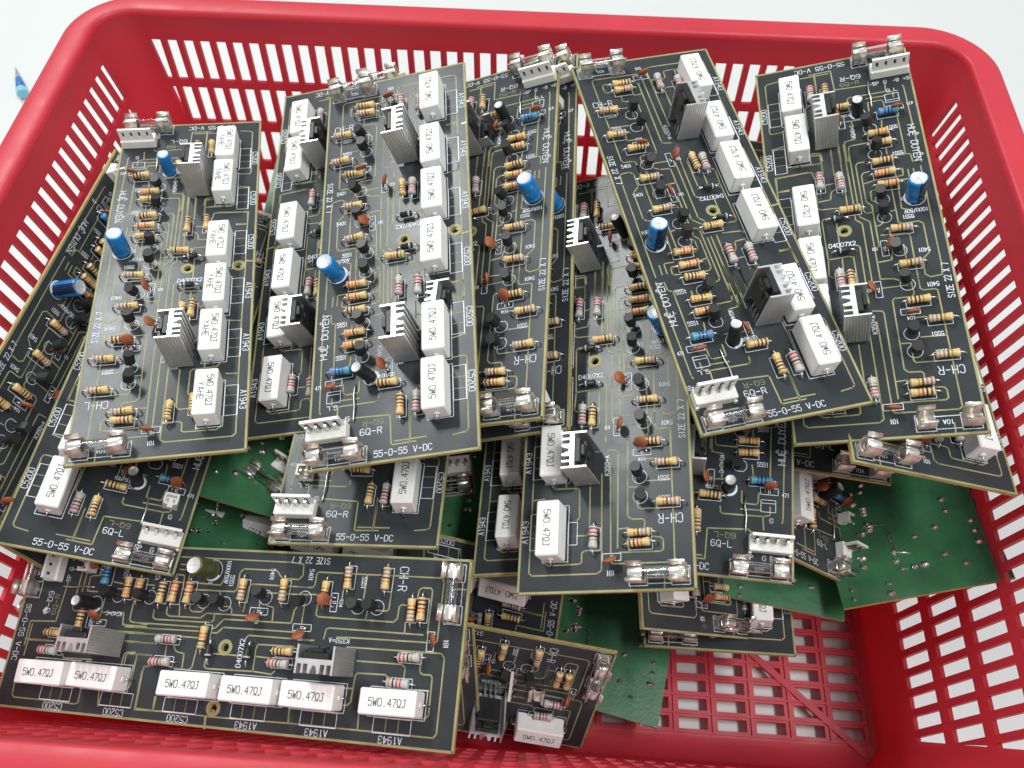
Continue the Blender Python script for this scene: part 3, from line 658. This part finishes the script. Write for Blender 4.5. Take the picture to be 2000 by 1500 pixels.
HDR2 = header2()
mb = MB(); mb.box(-0.35, 0.35, -0.35, 0.35, -1.8, 5.8, 'lead'); PIN2 = mb.mesh('pin')
mb = MB(); mb.tube([(0,-8,-1.6),(0,-7.9,0.5),(0.1,-7.2,0.9),(0.35,-1,1.3),(-0.2,3,1.2),(0,7.3,0.8),(0,8,0.4),(0,8,-1.6)], 0.36, 'lead', 6); JUMP = mb.mesh('jumper_wire')
# solder side
def solder(kind):
    mb = MB(); rs = random.Random(3); fx = (lambda x: x-35) if kind == 'R' else (lambda x: 35-x); P_ = []
    for x, y, a, k in RES: P_ += [(x-6.9,y),(x+6.9,y)] if not a else [(x,y-6.9),(x,y+6.9)]
    for x, y, s in TO92: P_ += [(x,y-1.6),(x,y),(x,y+1.6)]
    for x, y, a in DISC: P_ += [(x-2.3,y),(x+2.3,y)] if not a else [(x,y-2.3),(x,y+2.3)]
    for y in CEM: P_ += [(54.6,y-13.2),(54.6,y+13.2)]
    for x, y in DIODE: P_ += [(x-5.1,y),(x+5.1,y)]
    for x in (5.6, 21.5):
        for y in (4.3, 198.5): P_ += [(x,y-2.2),(x,y+2.2)]
    for yb in TBOX: P_ += [(62.8, yb+2.2), (62.8, yb+7.5), (62.8, yb+12.8)]
    for x, y in P_:
        r = rs.uniform(1.0, 1.75); h = rs.uniform(0.8, 1.6); ox, oy = fx(x), y-102
        sx = rs.uniform(0.9, 1.5)
        n = 9; b = len(mb.v)
        for k, (q, zz) in enumerate(((1.0, 0), (0.8, 0.45), (0.42, 0.85), (0.22, 1.15))):
            for i in range(n):
                a = 2*math.pi*i/n; mb.v.append((ox+r*q*sx*math.cos(a)+0.15*k*(sx-1), oy+r*q*math.sin(a), -1.62-h*zz))
        for k in range(3):
            for i in range(n):
                j = (i+1) % n; mb.face((b+k*n+i, b+(k+1)*n+i, b+(k+1)*n+j, b+k*n+j), 'solder', True)
        mb.face([b+3*n+i for i in range(n)], 'solder', True)
    return mb.mesh('solder_joint')
def tinned(kind):
    fx = (lambda x: x-35) if kind == 'R' else (lambda x: 35-x); out = []
    for pl in ([(14,12),(14,26),(20,30),(24,30)], [(34,184),(28,182),(28,168),(22,166)], [(8,60),(8,80)]):
        mb = MB(); mb.tube([(fx(x), y-102, -1.75) for x, y in pl], 0.6, 'solder', 6); out.append(mb.mesh('tinned_track'))
    return out
def underlines(kind):
    mb = MB(); fx = (lambda x: x-35) if kind == 'R' else (lambda x: 35-x)
    for pl in TRACES[::2]:
        pts = [(fx(min(max(x, 0.4), 69.6)), min(max(y, 0.4), 203.6)-102) for x, y in pl]
        for (x0, y0), (x1, y1) in zip(pts, pts[1:]):
            d = math.hypot(x1-x0, y1-y0)
            if d < 1: continue
            nx, ny = -(y1-y0)/d*0.3, (x1-x0)/d*0.3
            mb.extrude([(x0-nx,y0-ny),(x1-nx,y1-ny),(x1+nx,y1+ny),(x0+nx,y0+ny)], -1.66, -1.58, 'green')
    return mb.mesh('track_edge')
KIND = {k: dict(lam=laminate(k), lines=lines(k), leg=legend(k)) for k in 'RL'}
SOLD = {k: (solder(k), tinned(k), underlines(k)) for k in 'RL'}

def add_board(pose, label, skip=(), elc=ELB, yahe=False, sock=False, seed=0, missing=(), lean=None, small=None, plain=False):
    kind, flip, mtx, t = pose
    rs = random.Random(seed*17+5)
    root = bpy.data.objects.new('circuit_board', None); col.objects.link(root)
    m4 = Matrix((mtx[0:3], mtx[3:6], mtx[6:9])).to_4x4(); m4.translation = Vector(t)*MM
    root.matrix_world = m4; root.empty_display_size = 0.01
    tag(root, label, 'circuit board', 'circuit boards piled in the basket')
    K = KIND[kind]; R_ = kind == 'R'; fx = (lambda x: x-35) if R_ else (lambda x: 35-x)
    fr = (lambda a: a) if R_ else (lambda a: math.pi-a)
    j = lambda a: rs.uniform(-a, a)
    obj('laminate', K['lam'], root); obj('copper_gap_lines', K['lines'], root); obj('printed_legend', K['leg'], root)
    for x, y in CEM_POS:
        if 'cem%d' % CEM.index(y) in missing: continue
        c = obj('cement_resistor', CEMM, root, X(fx(x)+j(0.25), y-102+j(0.5), 0, j(0.02) if R_ else j(0.02), 0, j(0.035)))
        if not (yahe): s = obj('marking', STAMP1, c)
        else: s = obj('marking', STAMP2, c)
    for x, y in HS:
        h = obj('heat_sink', HSM, root, X(fx(x), y-102 + (0 if R_ else 15), 0, 0 if R_ else math.pi, j(0.03), j(0.03)))
        obj('power_transistor', PTM, h)
    a, t_ = lean if lean else (rs.uniform(0, 6.28), j(0.12))
    obj('electrolytic_capacitor', elc, root, Matrix.Translation((fx(9.3)*MM, (90.8-102)*MM, 0)) @ Matrix.Rotation(t_, 4, (math.cos(a), math.sin(a), 0)) @ Matrix.Rotation(rs.uniform(0, 6.28), 4, 'Z'))
    if flip:
        so, ti, un = SOLD[kind]
        tag(obj('solder_joint', so, root), kind='stuff'); tag(obj('track_edge', un, root), kind='stuff')
        for t_ in ti: obj('tinned_track', t_, root)
        return root
    for x, y, a, k in RES:
        if k in missing: continue
        if plain and k[0] in 'gb': k = 't3'
        obj('resistor', RM[k], root, X(fx(x)+j(0.4), y-102+j(0.3), 0, fr(math.radians(a))+j(0.06)+(math.pi if rs.random() < 0.35 else 0), 0, j(0.05)))
    for x, y, s in TO92:
        obj('small_transistor', T92M, root, X(fx(x), y-102, 0, (-math.pi/2 if R_ else math.pi/2)+j(0.15), j(0.28), j(0.28)))
    for x, y, a in DISC:
        obj('disc_capacitor', DISCM, root, X(fx(x), y-102, 0, fr(math.radians(a))+j(0.3), rs.choice((-1, 1))*rs.uniform(0.2, 0.75)))
    for x, y in DIODE: obj('diode', DIOM, root, X(fx(x), y-102, 0, j(0.05)))
    obj('electrolytic_capacitor', small or ELK, root, X(fx(26.1), 37.4-102, 0, rs.uniform(0, 6.28), j(0.2), j(0.25)))
    for y, key in ((4.3, 'in'), (198.5, 'out')):
        for x in (5.6, 21.5): obj('fuse_clip', CLIPM, root, X(fx(x), y-102, 0, (0 if (x < 10) == R_ else math.pi)+j(0.03), 0, 0))
        if key not in missing: obj('glass_fuse', FUSEM, root, X(fx(13.5), y-102, 0, rs.choice((0, math.pi))+j(0.01)))
    h = obj('pin_header', HDR4, root, X(fx(9.4), 14.4-102))
    for k in range(4): obj('pin', PIN, h, X(-5.85+3.9*k, 0.2, 0, 0, j(0.03)))
    obj('jumper_wire', JUMP, root, X(fx(19.3), 26.9-102, 0, j(0.03)))
    if sock:
        h = obj('input_socket', HDR2, root, X(fx(10.1), 31-102, 0, math.pi))
        for k in (-1.25, 1.25): obj('pin', PIN2, h, X(k, 0.3))
    return root
CEM_POS = [(54.7, y) for y in CEM]
POSES = {
'B1': ('R', False, [-0.0167, 0.9759, -0.2173, -0.9837, -0.0549, -0.1713, -0.1791, 0.2109, 0.9609], (-122.7, 79.63, 113.13)),
'B2': ('R', False, [-0.953, 0.0083, -0.3028, 0.0177, -0.9964, -0.0831, -0.3024, -0.0846, 0.9494], (135.17, 258.29, 179.41)),
'B3': ('L', False, [-0.9776, 0.2032, 0.0542, -0.2008, -0.9785, 0.0475, 0.0627, 0.0356, 0.9974], (-171.3, 235.39, 155.07)),
'B4': ('R', False, [0.9623, -0.2717, 0.0118, 0.2719, 0.9608, -0.0539, 0.0033, 0.0551, 0.9985], (68.0, 256.97, 183.42)),
'B6': ('R', False, [0.9696, -0.1203, -0.213, 0.1009, 0.9899, -0.0997, 0.2229, 0.0752, 0.9719], (-67.01, 235.92, 178.06)),
'B5': ('R', False, [-0.9349, 0.0058, -0.3548, 0.0211, -0.9972, -0.072, -0.3542, -0.0748, 0.9322], (27.75, 198.48, 154.71)),
'B7': ('R', False, [-0.972, 0.094, -0.2153, -0.0689, -0.9902, -0.1211, -0.2245, -0.1028, 0.969], (-106.06, 265.32, 145.31)),
'B8': ('R', False, [-0.9338, 0.0051, -0.3576, 0.0122, -0.9989, -0.0461, -0.3575, -0.0474, 0.9327], (-31.26, 256.04, 169.25)),
'B9': ('R', False, [-0.8825, 0.0134, -0.47, 0.0526, -0.9905, -0.1269, -0.4673, -0.1367, 0.8735], (-19.46, 263.26, 154.87)),
'B10': ('L', False, [0.9401, 0.0207, 0.3404, -0.0239, 0.9997, 0.0053, -0.3402, -0.0132, 0.9403], (-180.53, 205.04, 124.79)),
'B11': ('L', False, [-0.3067, -0.0208, 0.9516, 0.0792, -0.9969, 0.0037, 0.9485, 0.0765, 0.3074], (-217.93, 208.58, 126.9)),
'B12': ('L', False, [0.8704, 0.4922, -0.0092, -0.4909, 0.8692, 0.0591, 0.0371, -0.0469, 0.9982], (-93.51, 247.31, 97.08)),
'B13': ('R', False, [0.9972, -0.005, -0.074, 0.0082, 0.9991, 0.0421, 0.0737, -0.0426, 0.9964], (-72.17, 214.24, 132.79)),
'B14': ('L', False, [0.9842, -0.1772, -0.0033, 0.1772, 0.9841, 0.0088, 0.0017, -0.0092, 1.0], (-81.86, 263.1, 66.12)),
'B15': ('R', False, [-0.9819, 0.0091, -0.1893, -0.0515, -0.9741, 0.2203, -0.1824, 0.2261, 0.9569], (9.45, 211.95, 97.05)),
'B16': ('L', False, [0.9886, 0.067, -0.135, -0.0859, 0.9865, -0.1396, 0.1239, 0.1496, 0.981], (77.2, 212.78, 144.44)),
'B17': ('L', False, [0.7607, 0.0463, 0.6475, -0.0064, 0.9979, -0.0638, -0.6491, 0.0444, 0.7594], (132.59, 231.28, 100.82)),
'DB1': ('L', False, [-0.9927, -0.0372, -0.1149, 0.0283, -0.9965, 0.0785, -0.1174, 0.0746, 0.9903], (95.04, 202.37, 49.86)),
'DB2': ('R', False, [-0.8119, 0.0614, 0.5805, -0.1352, -0.9872, -0.0845, 0.5679, -0.1471, 0.8099], (72.02, 203.19, 92.06)),
'DB3': ('R', False, [-0.1587, 0.9873, -0.0092, -0.4502, -0.0806, -0.8893, -0.8787, -0.137, 0.4573], (-65.06, 83.75, 61.96)),
'DB4': ('R', False, [0.0505, 0.9961, -0.0716, -0.4594, -0.0405, -0.8873, -0.8868, 0.0777, 0.4556], (-121.64, 79.73, 68.32)),
'DB5': ('R', False, [0.074, -0.9725, -0.221, 0.6812, 0.2111, -0.701, 0.7284, -0.0987, 0.6781], (-84.55, 121.63, 60.42)),
'RB1': ('L', False, [-0.979, -0.0326, 0.2013, 0.0486, -0.996, 0.0755, 0.198, 0.0837, 0.9766], (159.42, 247.58, 152.33)),
'RB2': ('L', False, [0.9938, 0.1108, 0.0034, -0.1108, 0.9938, -0.0059, -0.004, 0.0055, 1.0], (131.13, 264.3, 127.18)),
'G1': ('R', True, [0.8999, 0.065, 0.4312, 0.1255, -0.9856, -0.1133, 0.4177, 0.156, -0.8951], (167.63, 220.9, 82.02)),
'G2': ('L', True, [-0.9894, 0.145, -0.0091, 0.1451, 0.9891, -0.0228, 0.0057, -0.0239, -0.9997], (127.65, 221.18, 65.77)),
'G3': ('R', True, [0.9782, -0.2037, -0.0406, -0.205, -0.9782, -0.0316, -0.0333, 0.0393, -0.9987], (52.55, 176.45, 23.77)),
'G4': ('R', True, [-0.9757, 0.1834, -0.1197, 0.1867, 0.9822, -0.0175, 0.1144, -0.0394, -0.9927], (-111.8, 237.95, 100.53)),
'G5': ('L', True, [0.9975, 0.0525, -0.0466, 0.0517, -0.9985, -0.019, -0.0476, 0.0166, -0.9987], (-165.86, 224.84, 74.27)),
'G6': ('R', True, [0.989, -0.027, 0.1456, -0.0509, -0.9853, 0.1633, 0.139, -0.1689, -0.9758], (-126.23, 273.66, 106.8)),
'G7': ('R', True, [0.9997, -0.0253, -0.0062, -0.0253, -0.9997, 0.0045, -0.0063, -0.0044, -1.0], (-58.28, 243.29, 65.59)),
}

BOARDS = [
 ('B1', 'dark circuit board lying lengthwise along the front left, its white resistors nearest the viewer', dict(elc=ELO, sock=True, lean=(0.0, 0.06))),
 ('B2', 'uppermost dark circuit board at the far right, near-end fuse clips empty of any fuse', dict(missing=('out',))),
 ('B3', 'uppermost circuit board at left whose white resistors carry two lines of printing', dict(yahe=True, small=ELB2, plain=True)),
 ('B4', 'circuit board slanting diagonally on top of the right-hand boards, leaning toward upper left', dict()),
 ('B5', 'circuit board at front centre reaching under the slanted board, bright lamp reflection along its middle', dict(missing=('g2',))),
 ('B6', 'topmost circuit board left of centre, supply end and white plug toward the viewer', dict()),
 ('B7', 'circuit board half covered on its right by the topmost board left of centre', dict()),
 ('B8', 'circuit board leaning at centre, blue capacitor facing right beside the topmost left board', dict()),
 ('B9', 'circuit board showing only a narrow dark strip behind the leaning centre board', dict(sock=True)),
 ('B10', 'circuit board at lower left with white plug and socket near its front corner', dict(sock=True)),
 ('B11', 'circuit board standing on edge against the left basket wall, blue capacitor pointing sideways', dict()),
 ('B12', 'shadowed circuit board deep under the left piles, only its 6Q-L front corner showing', dict()),
 ('B13', 'circuit board below the topmost left board, showing its fuse, white plug and one white resistor', dict(sock=True)),
 ('B14', 'deep shadowed circuit board of which only one fuse end shows left of centre', dict()),
 ('B15', 'shadowed circuit board just left of the front centre board, white resistors in the gap', dict()),
 ('B16', 'circuit board right of the front centre board, white plug and fuse at its near end', dict()),
 ('B17', 'steeply tilted circuit board at right with its white plugs sticking out sideways over green', dict(sock=True)),
 ('DB1', 'lowest dark circuit board near the open red floor, plain near right corner showing', dict()),
 ('DB2', 'tilted dark circuit board whose fuse points down, just above the open floor', dict()),
 ('DB3', 'dark circuit board standing almost upright at the front with its fuse at right', dict()),
 ('DB4', 'upright circuit board mostly hidden behind the lengthwise front board, only its end showing', dict()),
 ('DB5', 'shadowed circuit board with an upside-down white resistor behind the upright front board', dict()),
 ('RB1', 'circuit board under the far right board, resistor and fuse jutting out at its near end', dict()),
 ('RB2', 'circuit board under the right stack with two empty fuse clips at its near corner', dict(missing=('in',))),
 ('G1', 'upside-down circuit board at right, large green soldered side up against the red wall', dict()),
 ('G2', 'upside-down circuit board showing a small green corner in front of the tilted board', dict()),
 ('G3', 'upside-down circuit board lying low near the front, olive green side up on the floor', dict()),
 ('G4', 'upside-down circuit board showing a narrow green wedge under the left boards', dict()),
 ('G6', 'upside-down circuit board showing a thin green edge between the two left piles', dict()),
 ('G7', 'upside-down circuit board showing a dark green sliver left of the front centre board', dict()),
 ('G5', 'upside-down circuit board showing a bright green patch behind the lengthwise front board', dict()),
]
for k, (key, label, kw) in enumerate(BOARDS): add_board(POSES[key], label, seed=k, **kw)

# nozzle placement
noz.matrix_world = Matrix.Translation((-0.4672, 0.5739, -0.0086)) @ Matrix.Rotation(math.radians(-58.4), 4, 'Z') @ Matrix.Rotation(math.radians(-5.6), 4, 'Y')
